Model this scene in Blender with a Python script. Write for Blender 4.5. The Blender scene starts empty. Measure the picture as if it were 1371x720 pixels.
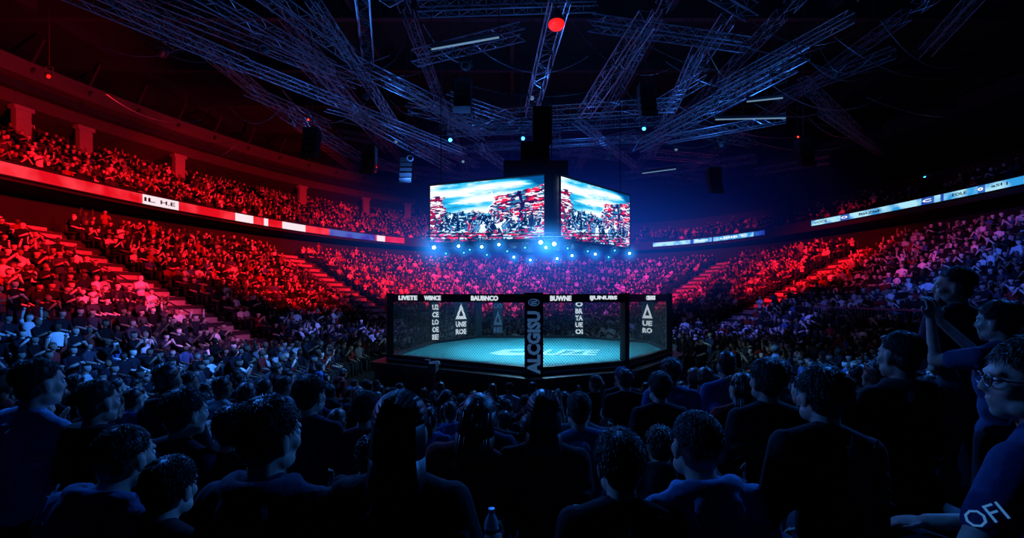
import bpy, bmesh, math, random
import numpy as np
from mathutils import Vector, Matrix
from mathutils.bvhtree import BVHTree
R=random.Random(11); C=bpy.context.scene.collection; PI=math.pi; V=Vector
F=612.; CX=685.5; HY=395.; CZ=3.1
def at(px,py,Y): return V(((px-CX)/F*Y, Y, CZ-(py-HY)/F*Y))
def atz(px,py,z):
    return at(px,py,(z-CZ)*F/(HY-py))
bpy.context.scene.view_settings.view_transform='Standard'
ONES=['','first','second','third','fourth','fifth','sixth','seventh','eighth','ninth','tenth','eleventh','twelfth','thirteenth','fourteenth','fifteenth','sixteenth','seventeenth','eighteenth','nineteenth']
TENS=['','','twenty','thirty','forty','fifty','sixty','seventy','eighty','ninety']
TENTH=['','','twentieth','thirtieth','fortieth','fiftieth','sixtieth','seventieth','eightieth','ninetieth']
def nth(n):
    if n>99: return 'one hundred and '+nth(n-100) if n>100 else 'one hundredth'
    if n<20: return ONES[n]
    return TENTH[n//10] if n%10==0 else TENS[n//10]+'-'+ONES[n%10]
# ------------------------------------------------------------------ materials
def nt(m):
    m.use_nodes=True; t=m.node_tree; return t,t.nodes,t.links
def mat(name,col,rough=.7,metal=0.,var=.25,scale=6.,bump=.1):
    m=bpy.data.materials.new(name); t,n,l=nt(m); b=n['Principled BSDF']
    b.inputs['Roughness'].default_value=rough; b.inputs['Metallic'].default_value=metal
    tc=n.new('ShaderNodeTexCoord'); no=n.new('ShaderNodeTexNoise'); no.inputs['Scale'].default_value=scale; no.inputs['Detail'].default_value=4
    l.new(tc.outputs['Object'],no.inputs['Vector'])
    mx=n.new('ShaderNodeMix'); mx.data_type='RGBA'
    mx.inputs[6].default_value=(*[c*(1-var) for c in col],1); mx.inputs[7].default_value=(*[min(1,c*(1+var)) for c in col],1)
    l.new(no.outputs['Fac'],mx.inputs[0]); l.new(mx.outputs[2],b.inputs['Base Color'])
    bp=n.new('ShaderNodeBump'); bp.inputs['Strength'].default_value=bump; l.new(no.outputs['Fac'],bp.inputs['Height']); l.new(bp.outputs['Normal'],b.inputs['Normal'])
    return m
def omat(name,rough,scale,bump,stretch=(1,1,1),spec=.5):          # colour comes from the object's own colour
    m=bpy.data.materials.new(name); t,n,l=nt(m); b=n['Principled BSDF']; b.inputs['Roughness'].default_value=rough; b.inputs['Specular IOR Level'].default_value=spec
    oi=n.new('ShaderNodeObjectInfo'); tc=n.new('ShaderNodeTexCoord'); mp=n.new('ShaderNodeMapping'); mp.inputs['Scale'].default_value=stretch
    no=n.new('ShaderNodeTexNoise'); no.inputs['Scale'].default_value=scale; no.inputs['Detail'].default_value=3
    l.new(tc.outputs['Object'],mp.inputs[0]); l.new(mp.outputs[0],no.inputs['Vector'])
    mr=n.new('ShaderNodeMapRange'); mr.inputs[3].default_value=.6; mr.inputs[4].default_value=1.3; l.new(no.outputs['Fac'],mr.inputs[0])
    vm=n.new('ShaderNodeVectorMath'); vm.operation='SCALE'; l.new(oi.outputs['Color'],vm.inputs[0]); l.new(mr.outputs[0],vm.inputs['Scale']); l.new(vm.outputs[0],b.inputs['Base Color'])
    bp=n.new('ShaderNodeBump'); bp.inputs['Strength'].default_value=bump; bp.inputs['Distance'].default_value=.01; l.new(no.outputs['Fac'],bp.inputs['Height']); l.new(bp.outputs['Normal'],b.inputs['Normal'])
    return m
def emat(name,col,st,col2=None,scale=3.):
    m=bpy.data.materials.new(name); t,n,l=nt(m); b=n['Principled BSDF']; b.inputs['Base Color'].default_value=(.02,.02,.02,1)
    b.inputs['Emission Strength'].default_value=st; b.inputs['Emission Color'].default_value=(*col,1)
    if col2:
        tc=n.new('ShaderNodeTexCoord'); no=n.new('ShaderNodeTexNoise'); no.inputs['Scale'].default_value=scale; l.new(tc.outputs['Object'],no.inputs['Vector'])
        cr=n.new('ShaderNodeValToRGB'); cr.color_ramp.elements[0].color=(*col,1); cr.color_ramp.elements[0].position=.42; cr.color_ramp.elements[1].position=.6; cr.color_ramp.elements[1].color=(*col2,1)
        l.new(no.outputs['Fac'],cr.inputs[0]); l.new(cr.outputs[0],b.inputs['Emission Color'])
    return m
def glow_haze_mat(name,col,st,power):  # emission-only volume: its glow fades outward and no lamp lights it
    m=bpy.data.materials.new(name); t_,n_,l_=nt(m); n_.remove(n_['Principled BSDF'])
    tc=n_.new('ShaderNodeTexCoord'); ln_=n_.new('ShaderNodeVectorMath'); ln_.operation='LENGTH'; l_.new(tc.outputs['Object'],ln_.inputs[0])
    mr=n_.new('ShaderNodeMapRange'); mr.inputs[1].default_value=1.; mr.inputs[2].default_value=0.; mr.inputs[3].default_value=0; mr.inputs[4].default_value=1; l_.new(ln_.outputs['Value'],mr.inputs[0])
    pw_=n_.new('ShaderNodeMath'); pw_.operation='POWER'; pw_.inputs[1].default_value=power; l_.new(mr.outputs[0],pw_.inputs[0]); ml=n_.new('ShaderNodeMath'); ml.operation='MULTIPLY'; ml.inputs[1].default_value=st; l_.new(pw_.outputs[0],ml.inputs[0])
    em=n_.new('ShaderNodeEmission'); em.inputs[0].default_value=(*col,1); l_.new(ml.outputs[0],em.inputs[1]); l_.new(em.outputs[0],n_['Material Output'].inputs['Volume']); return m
M=dict(
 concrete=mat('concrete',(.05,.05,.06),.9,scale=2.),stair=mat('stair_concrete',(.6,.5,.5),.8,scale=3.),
 black=mat('black_vinyl',(.008,.009,.013),.5,scale=8.),dark=mat('dark_paint',(.012,.012,.018),.8),roof=mat('roof_deck',(.008,.009,.013),.9,scale=.5),
 alu=mat('aluminium',(.22,.28,.38),.3,.6,scale=5.),steel=mat('painted_steel',(.03,.035,.05),.5,.3),
 wire=mat('fence_wire',(.03,.04,.055),.4,.5),canvas=mat('canvas',(.04,.31,.37),.75,scale=1.2,var=.22),logo=mat('mat_print',(.50,.68,.72),.7,var=.12,scale=4.),
 wht=mat('white_print',(.97,.98,1.),.6,var=.02),cloth=mat('curtain_cloth',(.008,.009,.014),.9,scale=1.),
 pillar=mat('pillar_paint',(.4,.36,.36),.7),soffit=mat('soffit_paint',(.09,.07,.07),.8,scale=1.5),
 seat=mat('seat_plastic',(.012,.014,.022),.7),pad=mat('pad_vinyl',(.008,.011,.022),.35,scale=5.),
 skin=omat('skin',.6,30,.05,spec=.3),fabric=omat('fabric',.9,45,.3,spec=.2),denim=omat('denim',.9,60,.3,spec=.2),hair=omat('hair',.42,60,.5,(1,1,.15),spec=.5),
 eye=mat('eye_white',(.6,.6,.6),.3,var=.02),iris=mat('iris',(.03,.02,.02),.2,var=.05),
 lens=emat('lamp_lens',(.25,.8,1.),24),lensb=emat('lamp_lens_blue',(.03,.35,1.),10),red=emat('red_led',(1,.02,.01),6),reddim=emat('red_lamp',(1,.012,.008),1.2),
 tube=emat('tube',(.35,.65,1.),.35),ledred=emat('ribbon_red',(.75,.004,.012),.95,(1,.04,.06),.6),ledblue=emat('ribbon_blue',(.02,.06,.6),.6,(.03,.2,.8),.6),
 ledcyan=emat('ribbon_cyan',(.03,.35,.8),.95,(.45,.85,1.),.9),ledwhite=emat('ribbon_white',(.9,.8,.85),1.0),ledtext=emat('ribbon_text',(1,1,1),1.3),
 glow_print_blue=emat('glowing_pad_print',(.06,.18,.45),.35),glow_print_white=emat('glowing_print',(.8,.9,1.),.8),glow_shirtprint=emat('glowing_shirt_print',(.08,.32,.85),.4),  # cage and shirt prints emit, in place of light falling on them
 glow=glow_haze_mat('painted_lamp_halo',(.03,.35,1.),4.,3.4),glow2=glow_haze_mat('painted_lamp_halo_wide',(.03,.30,1.),2.4,3.2),  # glow around the lamps painted in as emissive spheres
 plastic=mat('clear_plastic',(.2,.26,.32),.08,var=.05))
# ------------------------------------------------------------------ mesh helper
def wloc(p):
    v=V((0,0,0))
    while p: v=v+p.location; p=p.parent
    return v
class MB:
    def __init__(s): s.v=[]; s.f=[]
    def add(s,vs,fs):
        o=len(s.v); s.v+=[V(a) for a in vs]; s.f+=[tuple(i+o for i in f) for f in fs]; return s
    def box(s,c,sz,rot=None):
        c=V(c); vs=[]
        for i in range(8):
            p=V(((i&1)-.5,((i>>1)&1)-.5,(i>>2)-.5)); p=V((p.x*sz[0],p.y*sz[1],p.z*sz[2]))
            vs.append(c+(rot@p if rot else p))
        return s.add(vs,[(0,2,3,1),(4,5,7,6),(0,1,5,4),(2,6,7,3),(0,4,6,2),(1,3,7,5)])
    def bar(s,p,q,r,r2=None,n=6):
        p=V(p);q=V(q); r2=r if r2 is None else r2; d=q-p
        if d.length<1e-6: return s
        z=d.normalized(); x=z.orthogonal().normalized(); y=z.cross(x); vs=[]
        for (c,rr) in ((p,r),(q,r2)):
            for i in range(n):
                a=2*PI*(i+.5)/n; vs.append(c+x*math.cos(a)*rr+y*math.sin(a)*rr)
        fs=[(i,(i+1)%n,n+(i+1)%n,n+i) for i in range(n)]+[tuple(range(n-1,-1,-1)),tuple(range(n,2*n))]
        return s.add(vs,fs)
    def ell(s,c,r,seg=14,rings=9,rot=None):
        c=V(c); r=(r,r,r) if not hasattr(r,'__len__') else r; pts=[V((0,0,-r[2]))]
        for j in range(1,rings):
            t=-PI/2+PI*j/rings
            for i in range(seg):
                a=2*PI*i/seg; pts.append(V((r[0]*math.cos(t)*math.cos(a),r[1]*math.cos(t)*math.sin(a),r[2]*math.sin(t))))
        pts.append(V((0,0,r[2]))); vs=[c+(rot@p if rot else p) for p in pts]; fs=[]; L=len(vs)-1
        for i in range(seg):
            k=(i+1)%seg; fs.append((0,1+k,1+i))
            for j in range(rings-2): a=1+j*seg; fs.append((a+i,a+k,a+seg+k,a+seg+i))
            a=1+(rings-2)*seg; fs.append((a+i,a+k,L))
        return s.add(vs,fs)
    def loft(s,rings):
        n=len(rings[0]); vs=[p for r in rings for p in r]; fs=[]
        for j in range(len(rings)-1):
            for i in range(n): k=(i+1)%n; fs.append((j*n+i,j*n+k,(j+1)*n+k,(j+1)*n+i))
        fs+= [tuple(range(n-1,-1,-1)),tuple(range((len(rings)-1)*n,len(rings)*n))]
        return s.add(vs,fs)
    def limb(s,pts,rs,n=12):
        for i in range(len(pts)-1): s.bar(pts[i],pts[i+1],rs[i],rs[i+1],n)
        for p,r in zip(pts,rs): s.ell(p,r,n,8)
        return s
    def mesh(s,name,mt=None,off=V((0,0,0)),smooth=False):
        m=bpy.data.meshes.new(name); m.from_pydata([tuple(a-off) for a in s.v],[],s.f)
        if mt: m.materials.append(mt)
        if smooth: m.polygons.foreach_set('use_smooth',[True]*len(m.polygons))
        m.update(); return m
    def build(s,name,mt,parent=None,smooth=False,origin=None):
        off=wloc(parent) if parent else (V(origin) if origin is not None else V((0,0,0)))
        o=bpy.data.objects.new(name,s.mesh(name,mt,off,smooth)); C.objects.link(o)
        if parent: o.parent=parent
        elif origin is not None: o.location=origin
        return o
def tag(o,label,cat,group=None,kind=None):
    if label: o['label']=label
    if cat: o['category']=cat
    if group: o['group']=group
    if kind: o['kind']=kind
    return o
def empty(name,loc,label,cat,group=None):
    o=bpy.data.objects.new(name,None); C.objects.link(o); o.location=loc; return tag(o,label,cat,group)
def struct(name,mb,mt): o=mb.build(name,mt); o['kind']='structure'; return o
def textmesh(body,mt,width,height,bold=.0,shear=0.):
    cu=bpy.data.curves.new('t','FONT'); cu.body=body; cu.size=1; cu.extrude=.01; cu.offset=bold; cu.shear=shear; cu.resolution_u=2
    o=bpy.data.objects.new('t',cu); C.objects.link(o); dg=bpy.context.evaluated_depsgraph_get(); dg.update()
    m=bpy.data.meshes.new_from_object(o.evaluated_get(dg)); bpy.data.objects.remove(o)
    a=np.array([v.co[:] for v in m.vertices]); lo=a.min(0); hi=a.max(0)
    a=(a-(lo+hi)/2)*np.array([width/(hi[0]-lo[0]),height/(hi[1]-lo[1]),.4])
    m.vertices.foreach_set('co',a.ravel()); m.materials.clear(); m.materials.append(mt); m.update(); return m
def text(body,mt,width,height,pos,xd,up,parent,name='lettering',bold=.02,shear=0.):
    m=textmesh(body,mt,width,height,bold,shear); xd=V(xd).normalized(); up=V(up).normalized(); z=xd.cross(up)
    T=Matrix((xd,up,z)).transposed().to_4x4(); T.translation=V(pos)-(wloc(parent) if parent else V((0,0,0))); m.transform(T)
    o=bpy.data.objects.new(name,m); C.objects.link(o); o.parent=parent; return o
# ------------------------------------------------------------------ bowl path
ctrl=[(-23.5,-12),(-24,-3),(-24.4,6),(-24.5,14),(-24.2,21.6),(-22.6,31.1),(-18.5,42),(-12.1,50.6),(-3,56),(7,58),(16.6,55.2),(22.8,48),(25.8,38.6),(27,30),(27.3,24.2),(27.4,14),(27.3,5),(27,-3),(26.5,-12)]
pts=[]
for i in range(1,len(ctrl)-2):
    p0,p1,p2,p3=[np.array(ctrl[j],float) for j in (i-1,i,i+1,i+2)]
    for t in np.arange(0,1,.02): pts.append(.5*((2*p1)+(-p0+p2)*t+(2*p0-5*p1+4*p2-p3)*t*t+(-p0+3*p1-3*p2+p3)*t**3))
pts=np.array(pts); seg=np.linalg.norm(np.diff(pts,axis=0),axis=1); cum=np.concatenate([[0],np.cumsum(seg)]); SL=cum[-1]
S=np.arange(0,SL,.2); PX=np.interp(S,cum,pts[:,0]); PY=np.interp(S,cum,pts[:,1])
TX=np.gradient(PX); TY=np.gradient(PY); ln=np.hypot(TX,TY); NX=TY/ln; NY=-TX/ln   # inward normal
k=np.ones(25)/25
NXs=np.convolve(np.pad(NX,12,'edge'),k,'valid'); NYs=np.convolve(np.pad(NY,12,'edge'),k,'valid'); ln=np.hypot(NXs,NYs); NX=NXs/ln; NY=NYs/ln
NS=len(S)
def pp(i,d,z=0.): i=int(max(0,min(NS-1,i))); return V((PX[i]+NX[i]*d,PY[i]+NY[i]*d,z))
def find(px,d=0):
    x=PX+NX*d; y=PY+NY*d; q=np.where(y>2,x/np.maximum(y,.1)*F+CX,1e9); return int(np.argmin(np.abs(q-px)))
def near_i(x,y): return int(np.argmin((PX-x)**2+(PY-y)**2))
def sweep(prof,i0=0,i1=None,step=4):      # profile of (d,z), open, swept along the path
    i1=NS-1 if i1 is None else i1; idx=list(range(i0,i1,step))+[i1]; mb=MB(); n=len(prof)
    vs=[pp(i,d,z) for i in idx for d,z in prof]; fs=[(a*n+b,a*n+b+1,(a+1)*n+b+1,(a+1)*n+b) for a in range(len(idx)-1) for b in range(n-1)]
    return mb.add(vs,fs)
def sweepbox(d0,d1,z0,z1,i0,i1,step=3): return sweep([(d0,z0),(d0,z1),(d1,z1),(d1,z0),(d0,z0)],i0,i1,step)
NL=16
LOW=[(.4+.85*k,6.3-.41*k) for k in range(NL)]; UP=[(-1-.8*k,9.+.42*k) for k in range(10)]
# setting
struct('floor',MB().box((1,25,-.1),(90,110,.2)),M['dark'])
prof=[(-3,6.3)]
for d,z in LOW: prof+=[(d+.45,z),(d+.45,z-.41)]
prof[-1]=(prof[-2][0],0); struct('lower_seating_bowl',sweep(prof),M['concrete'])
prof=[(.0,8.6),(0,9.0)]
for d,z in UP: prof+=[(d-.4,z),(d-.4,z+.42)]
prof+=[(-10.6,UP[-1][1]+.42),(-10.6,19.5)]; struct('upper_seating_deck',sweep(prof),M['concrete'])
struct('wall_concourse',sweep([(-3,6.3),(-3,8.6),(0,8.6)]),M['dark'])
struct('wall_fascia',sweepbox(-.06,.02,8.6,9.55,0,NS-1),M['dark'])
iL=find(560,-6)
struct('ceiling_soffit',sweep([(-10.6,14.6),(-7.2,14.9),(-7.2,15.9),(-6.9,15.9),(-6.9,16.2),(-5.9,16.3),(-5.9,17.3),(-10.6,19.5)],0,iL),M['soffit'])
# ribs, a duct and brackets under the left soffit
mb=MB()
for i in range(find(-60,-6.5),iL,14):
    a=pp(i,-5.7,16.9); b=pp(i,-8.6,14.7); mb.bar(a,b,.11,n=4); mb.bar(pp(i,-5.8,17.3),pp(i,-4.9,18.6),.08,n=4)
struct('ceiling_soffit_ribs',mb,M['dark'])
struct('ceiling_duct',sweepbox(-6.6,-6.0,15.5,15.95,0,iL),M['steel'])
struct('wall_upper_curtain',sweep([(-10.3+.0*k,12.+k*1.5) for k in range(5)],iL,NS-1,2),M['cloth'])
struct('ceiling',MB().box((1,25,20.),(90,110,.3)),M['roof'])
mb=MB()
for y in range(2,64,6): mb.box((1,y,19.3),(80,.35,1.1))
for x in range(-36,40,9): mb.box((x,28,19.5),(.3,90,.7))
struct('ceiling_beams',mb,M['steel'])
PPX=(28,113,238,404,490,546)
for j,px in enumerate(PPX):
    i=find(px,-7.4); a=pp(i,-7.4); t=math.atan2(NY[i],NX[i]); rot=Matrix.Rotation(t,3,'Z')
    mb=MB(); mb.box((a.x,a.y,13.4),(.4,.8,3.),rot); mb.box((a.x,a.y,14.75),(.55,1.05,.25),rot); o=struct('pillar',mb,M['pillar'])
# near stand
ROWY=[1.45+.85*i for i in range(9)]+[9.15]
def rz_(x): return .35 if x>1. else (.2 if x<-2. else 0.)
def tread(i,x): return 0. if i>8 else max(0.,1.42-.1775*i)+rz_(x)*(1 if i<6 else (9-i)/4.)
mb=MB()
for i in range(-2,9):
    y=1.45+.85*i
    for x0,x1 in ((-15,-2.),(-2.,1.),(1.,17)):
        z=tread(i,(x0+x1)/2) if i>=0 else 1.42-.0*i
        if z>.01: mb.box(((x0+x1)/2,y,z/2),(x1-x0,.85,z))
struct('near_seating_stand',mb,M['dark'])
# aisles
AIS=[near_i(*a) for a in ((-24.2,22.),(-19.8,39),(22.8,48),(26.6,33))]
ain=['left nearest','left rear','far right corner','right middle']
AWS=[1.35,1.7,1.4,1.5]
for q,i,AW in zip(ain,AIS,AWS):
    mb=MB(); t=math.atan2(NY[i],NX[i]); rot=Matrix.Rotation(t,3,'Z')
    for k,(d,z) in enumerate(LOW):
        for h,(dd,zz) in enumerate(((d+.02,z+.0),(d-.3,z+.2))):
            a=pp(i,dd); mb.box((a.x,a.y,zz-.08+.0),(.45,2*AW,.22),rot)
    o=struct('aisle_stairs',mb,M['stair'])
    t1=empty('handrail',pp(i,.5,0),'tubular steel handrail beside the aisle stairs, %s section of the lower bowl'%q,'handrail')
    tx=V((-NY[i],NX[i],0))*-AW; up=MB(); a=pp(i,.5,7.2)+tx; b=pp(i,13.,LOW[-1][1]+1.)+tx
    up.bar(a,b,.025).build('upper_rail',M['steel'],t1); MB().bar(a-V((0,0,.35)),b-V((0,0,.35)),.02).build('lower_rail',M['steel'],t1)
    for k in range(0,NL,3):
        c=pp(i,LOW[k][0],LOW[k][1])+tx; MB().bar(c,c+V((0,0,.95)),.02).build('post',M['steel'],t1)
a0,a1=near_i(27.3,25),near_i(27.4,18); i0,i1=min(a0,a1),max(a0,a1); g=empty('guard_rail',pp(i0,11,0),'barred metal guard rail in the right lower stand','railing')
sweepbox(11.0,11.06,2.45,2.52,i0,i1).build('top_rail',M['alu'],g); sweepbox(11.0,11.06,1.5,1.55,i0,i1).build('bottom_rail',M['alu'],g)
bb=MB()
for i in range(i0,i1): a=pp(i,11.03); bb.bar((a.x,a.y,1.2),(a.x,a.y,2.5),.018,n=4)
bb.build('balusters',M['alu'],g)
# ------------------------------------------------------------------ ribbons
def ribbon(label,px0,px1,z0,z1,mt,extra=()):
    i0,i1=sorted((find(px0),find(px1))); r=empty('led_ribbon_board',pp(i0,0.1,z0),label,'led board')
    sweepbox(.1,.2,z0,z1,i0,i1,2).build('screen',M[mt] if isinstance(mt,str) else mt,r)
    sweepbox(.08,.26,z0-.07,z0,i0,i1,2).build('lower_trim',M['black'],r); sweepbox(.08,.26,z1,z1+.07,i0,i1,2).build('upper_trim',M['black'],r)
    for e in extra:
        pa,pb,m2,tx,tm=e[:5]; j0,j1=sorted((find(pa),find(pb)))
        if m2: p=sweepbox(.2,.23,z0,z1,j0,j1,1).build('lit_panel',M[m2],r)
        if tx:
            a=pp(j0,.27,(z0+z1)/2); b=pp(j1,.27,(z0+z1)/2); xd=b-a
            jm=(j0+j1)//2; c=pp(jm,.3,(z0+z1)/2); text(tx,M[tm],xd.length*.7,(z1-z0)*.42,c,xd,(0,0,1),r,bold=.02)
    return r
ribbon('long glowing red led ribbon board along the left balcony front',-60,540,8.8,9.4,'ledred',
 [(186,207,'ledwhite','IL','black'),(208,234,'ledwhite','H.E','black'),(313,337,'ledwhite','',''),(350,356,'ledwhite','',''),(376,407,'ledwhite','',''),(440,500,'ledblue','',''),(504,514,'ledwhite','','')])
ribbon('short pale blue led ribbon board right of the hanging screens',875,1025,8.9,9.35,'ledblue',
 [(876,925,'ledcyan','',''),(930,955,'ledcyan','OCO','ledtext'),(956,1012,'ledcyan','UIIIE C','ledtext')])
ribbon('bright cyan led ribbon board with lettering on the right balcony',1088,1420,8.98,9.42,'ledcyan',
 [(1092,1118,None,'oOCE','black'),(1128,1142,'ledblue','O','ledtext'),(1150,1192,None,'BatZIaE','black'),(1240,1256,'ledblue','C','ledtext'),(1262,1268,'ledblue','',''),(1276,1306,None,'EOLE','black'),(1312,1322,'ledblue','o','ledtext'),(1330,1362,None,'aSI |','black')])
# ------------------------------------------------------------------ cage
FZ=1.2; TOP=3.12
OCT=[(.55,11.4),(-3.72,14.0),(-3.08,18.0),(-1.5,20.3),(3.0,20.3),(5.45,18.1),(5.3,15.5),(3.08,12.55)]
OC=V((.95,16.2,0)); cage=empty('octagon_fight_cage',(OC.x,OC.y,0),'black octagonal fight cage with bright cyan mat on raised platform','fight cage')
O3=[V((x,y,0)) for x,y in OCT]
def poly(scale,z0,z1,name,mt,parent):
    ring=lambda z:[OC+(p-OC)*scale+V((0,0,z)) for p in O3][::-1]
    return MB().loft([ring(z0),ring(z1)]).build(name,mt,parent)
poly(1.09,0,1.08,'platform',M['black'],cage); cv=poly(1.0,1.08,FZ,'canvas',M['canvas'],cage)
poly(1.12,1.0,1.1,'platform_trim',M['pad'],cage)
text('UZE',M['logo'],2.1,1.5,(2.0,15.1,FZ+.012),(1,-.03,0),(0.0,1,0),cv,bold=.03,shear=.6)
sw=MB(); zz=FZ+.012
sw.add([(-.75,14.9,zz),(-.25,15.9,zz),(.6,15.95,zz),(.3,15.6,zz),(-.0,15.55,zz),(-.2,15.1,zz),(.6,14.85,zz),(.5,14.4,zz),(-.4,14.4,zz)],[(0,5,4,1),(1,4,3,2),(0,8,7,6,5)]); sw.build('mat_emblem',M['logo'],cv)
for i in range(8):
    a=O3[i]; b=O3[(i+1)%8]; d=(b-a); L=d.length; u=d/L; nrm=V((u.y,-u.x,0)); nrm=nrm if nrm.dot(a-OC)>0 else -nrm
    z=V((0,0,1)); rot=Matrix((u,nrm,z)).transposed(); mid=(a+b)/2
    tr=MB().box(mid+z*(TOP-.1),(L,.13,.22),rot).build('top_rail_pad',M['pad'],cage)
    MB().box(mid+z*(FZ+.02),(L,.16,.16),rot).build('bottom_rail_pad',M['pad'],cage)
    MB().box(mid+z*(FZ-.02)+nrm*.14,(L*1.03,.02,.035),rot).build('edge_strip',M['alu'],cage)
    w=MB(); z0=FZ+.1; z1=TOP-.2; h=z1-z0; st=.085; k=-h
    while k<L:
        for sg in (0,1):
            s0=max(0,k); s1=min(L,k+h)
            if s1-s0>.02:
                za=z0+(s0-k); zb=z0+(s1-k)
                if sg: za=z1-(s0-k); zb=z1-(s1-k)
                w.bar(a+u*s0+z*za,a+u*s1+z*zb,.0042,n=3)
        k+=st
    w.build('chain_link_panel',M['wire'],cage)
    front=nrm.y<0; side=nrm if front else -nrm
    xd=V((0,0,1)).cross(side)
    words={0:['LIVETE','WBNCE','BAUBNCO'],7:['BUWNE','IJUNUBS'],6:['CBUNOS'],1:['UNBCE'],2:['LIVE'],3:['UBINCE','SOBNU'],4:['BNCO'],5:[]}[i]
    for q,wd in enumerate(words):
        tpos=((q+.5)/len(words)-.5) if i else [-.36,-.16,.22][q]
        c=mid+xd*(L*tpos)*.95+z*(TOP-.1)+side*.075
        text(wd,M['glow_print_white'],min(L/len(words)*.76,.1*len(wd)*1.25),.135,c,xd,z,tr,bold=.05)
    pw=.46 if i==0 else (.16 if i in (7,1,6) else .3); dr=(a-OC).normalized(); ang=math.atan2(dr.y,dr.x); pr=Matrix.Rotation(ang+PI/2,3,'Z')
    po=MB()
    ht=TOP+.04-(FZ-.35 if i==0 else FZ-.1); po.box(a+z*(TOP+.04-ht/2)+dr*.02,(pw,.2,ht),pr); post=po.build('post_pad',M['pad'],cage)
    if i==0:
        tc=a+dr*.13; xx=z.cross(dr)
        text('ALCGISU',M['glow_print_blue'],1.55,.33,tc+z*1.93,z,-xx,post,bold=.05)
        e=MB()
        for q in range(20):
            a0=2*PI*q/20; a1=2*PI*(q+1)/20; cc=tc+z*2.92+dr*.004
            e.bar(cc+xx*.13*math.cos(a0)+z*.08*math.sin(a0),cc+xx*.13*math.cos(a1)+z*.08*math.sin(a1),.011,n=4)
        e.bar(tc+z*2.92-xx*.08,tc+z*2.96+xx*.08,.016,n=4); e.bar(tc+z*2.88-xx*.07,tc+z*2.90+xx*.07,.016,n=4); e.build('post_emblem',M['glow_print_blue'],post)
def banner(c,w,h,face,txts,bg,fg,nm='banner'):
    c=V(c); side=V(face).normalized(); xd=V((0,0,1)).cross(side); rot=Matrix((xd,side,V((0,0,1)))).transposed()
    b=MB().box(c,(w,.04,h),rot).build(nm,bg,cage)
    ws=[2.4 if t=='^' else 1. for t in txts]; tot=sum(ws); acc=0
    for tx,w_ in zip(txts,ws):
        hh=h*w_/tot*.94; zz=h*.47-h*.94*acc/tot-hh/2; acc+=w_; p=c+side*.03+V((0,0,zz))
        if tx=='^':
            A=p-xd*w*.42-V((0,0,hh*.42)); B=p+xd*w*.42-V((0,0,hh*.42)); T_=p+V((0,0,hh*.46)); ce=(A+B+T_)/3; ii=[ce+(q-ce)*.42 for q in (A,B,T_)]
            MB().add([A,B,T_]+ii,[(0,1,4,3),(1,2,5,4),(2,0,3,5)]).build('triangle_emblem',fg,b)
        else: text(tx,fg,w*.8,hh*.72,p,xd,(0,0,1),b,bold=.04)
W=M['glow_print_white']; K=M['pad']
banner((-3.0,17.85,2.05),.34,1.55,(.7,-1,0),['U2','CE','LO','OE','IE'],K,W)
banner((-2.15,19.2,2.1),.6,1.45,(.6,-1,0),['^','UNIE','ROE'],K,W)
banner((-.62,20.15,2.1),.46,1.45,(0,-1,0),['OO','^','IE'],K,M['glow_print_blue'])
banner((2.95,20.1,2.1),.4,1.6,(-.2,-1,0),['O','BR','TA','UE','OI'],K,W)
banner((5.28,17.8,2.2),.5,1.3,(-.9,-1,0),['^','UE','RO'],K,W)
bc=V((-1.75,10.2,0)); t=empty('broadcast_camera',bc,'black broadcast video camera on a tripod in front of the left cage panel','camera')
MB().box(bc+V((0,0,1.5)),(.16,.42,.2)).build('camera_body',M['steel'],t); MB().bar(bc+V((0,.2,1.5)),bc+V((0,.46,1.5)),.06,.085,12).build('lens',M['black'],t); MB().box(bc+V((-.13,-.05,1.62)),(.1,.16,.1)).build('viewfinder',M['steel'],t); MB().bar(bc+V((0,0,1.0)),bc+V((0,0,1.42)),.03).build('column',M['steel'],t)
for a in range(3): MB().bar(bc+V((0,0,1.15)),bc+V((.38*math.cos(a*2.09+.5),.38*math.sin(a*2.09+.5),0)),.018).build('leg',M['steel'],t)
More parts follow.
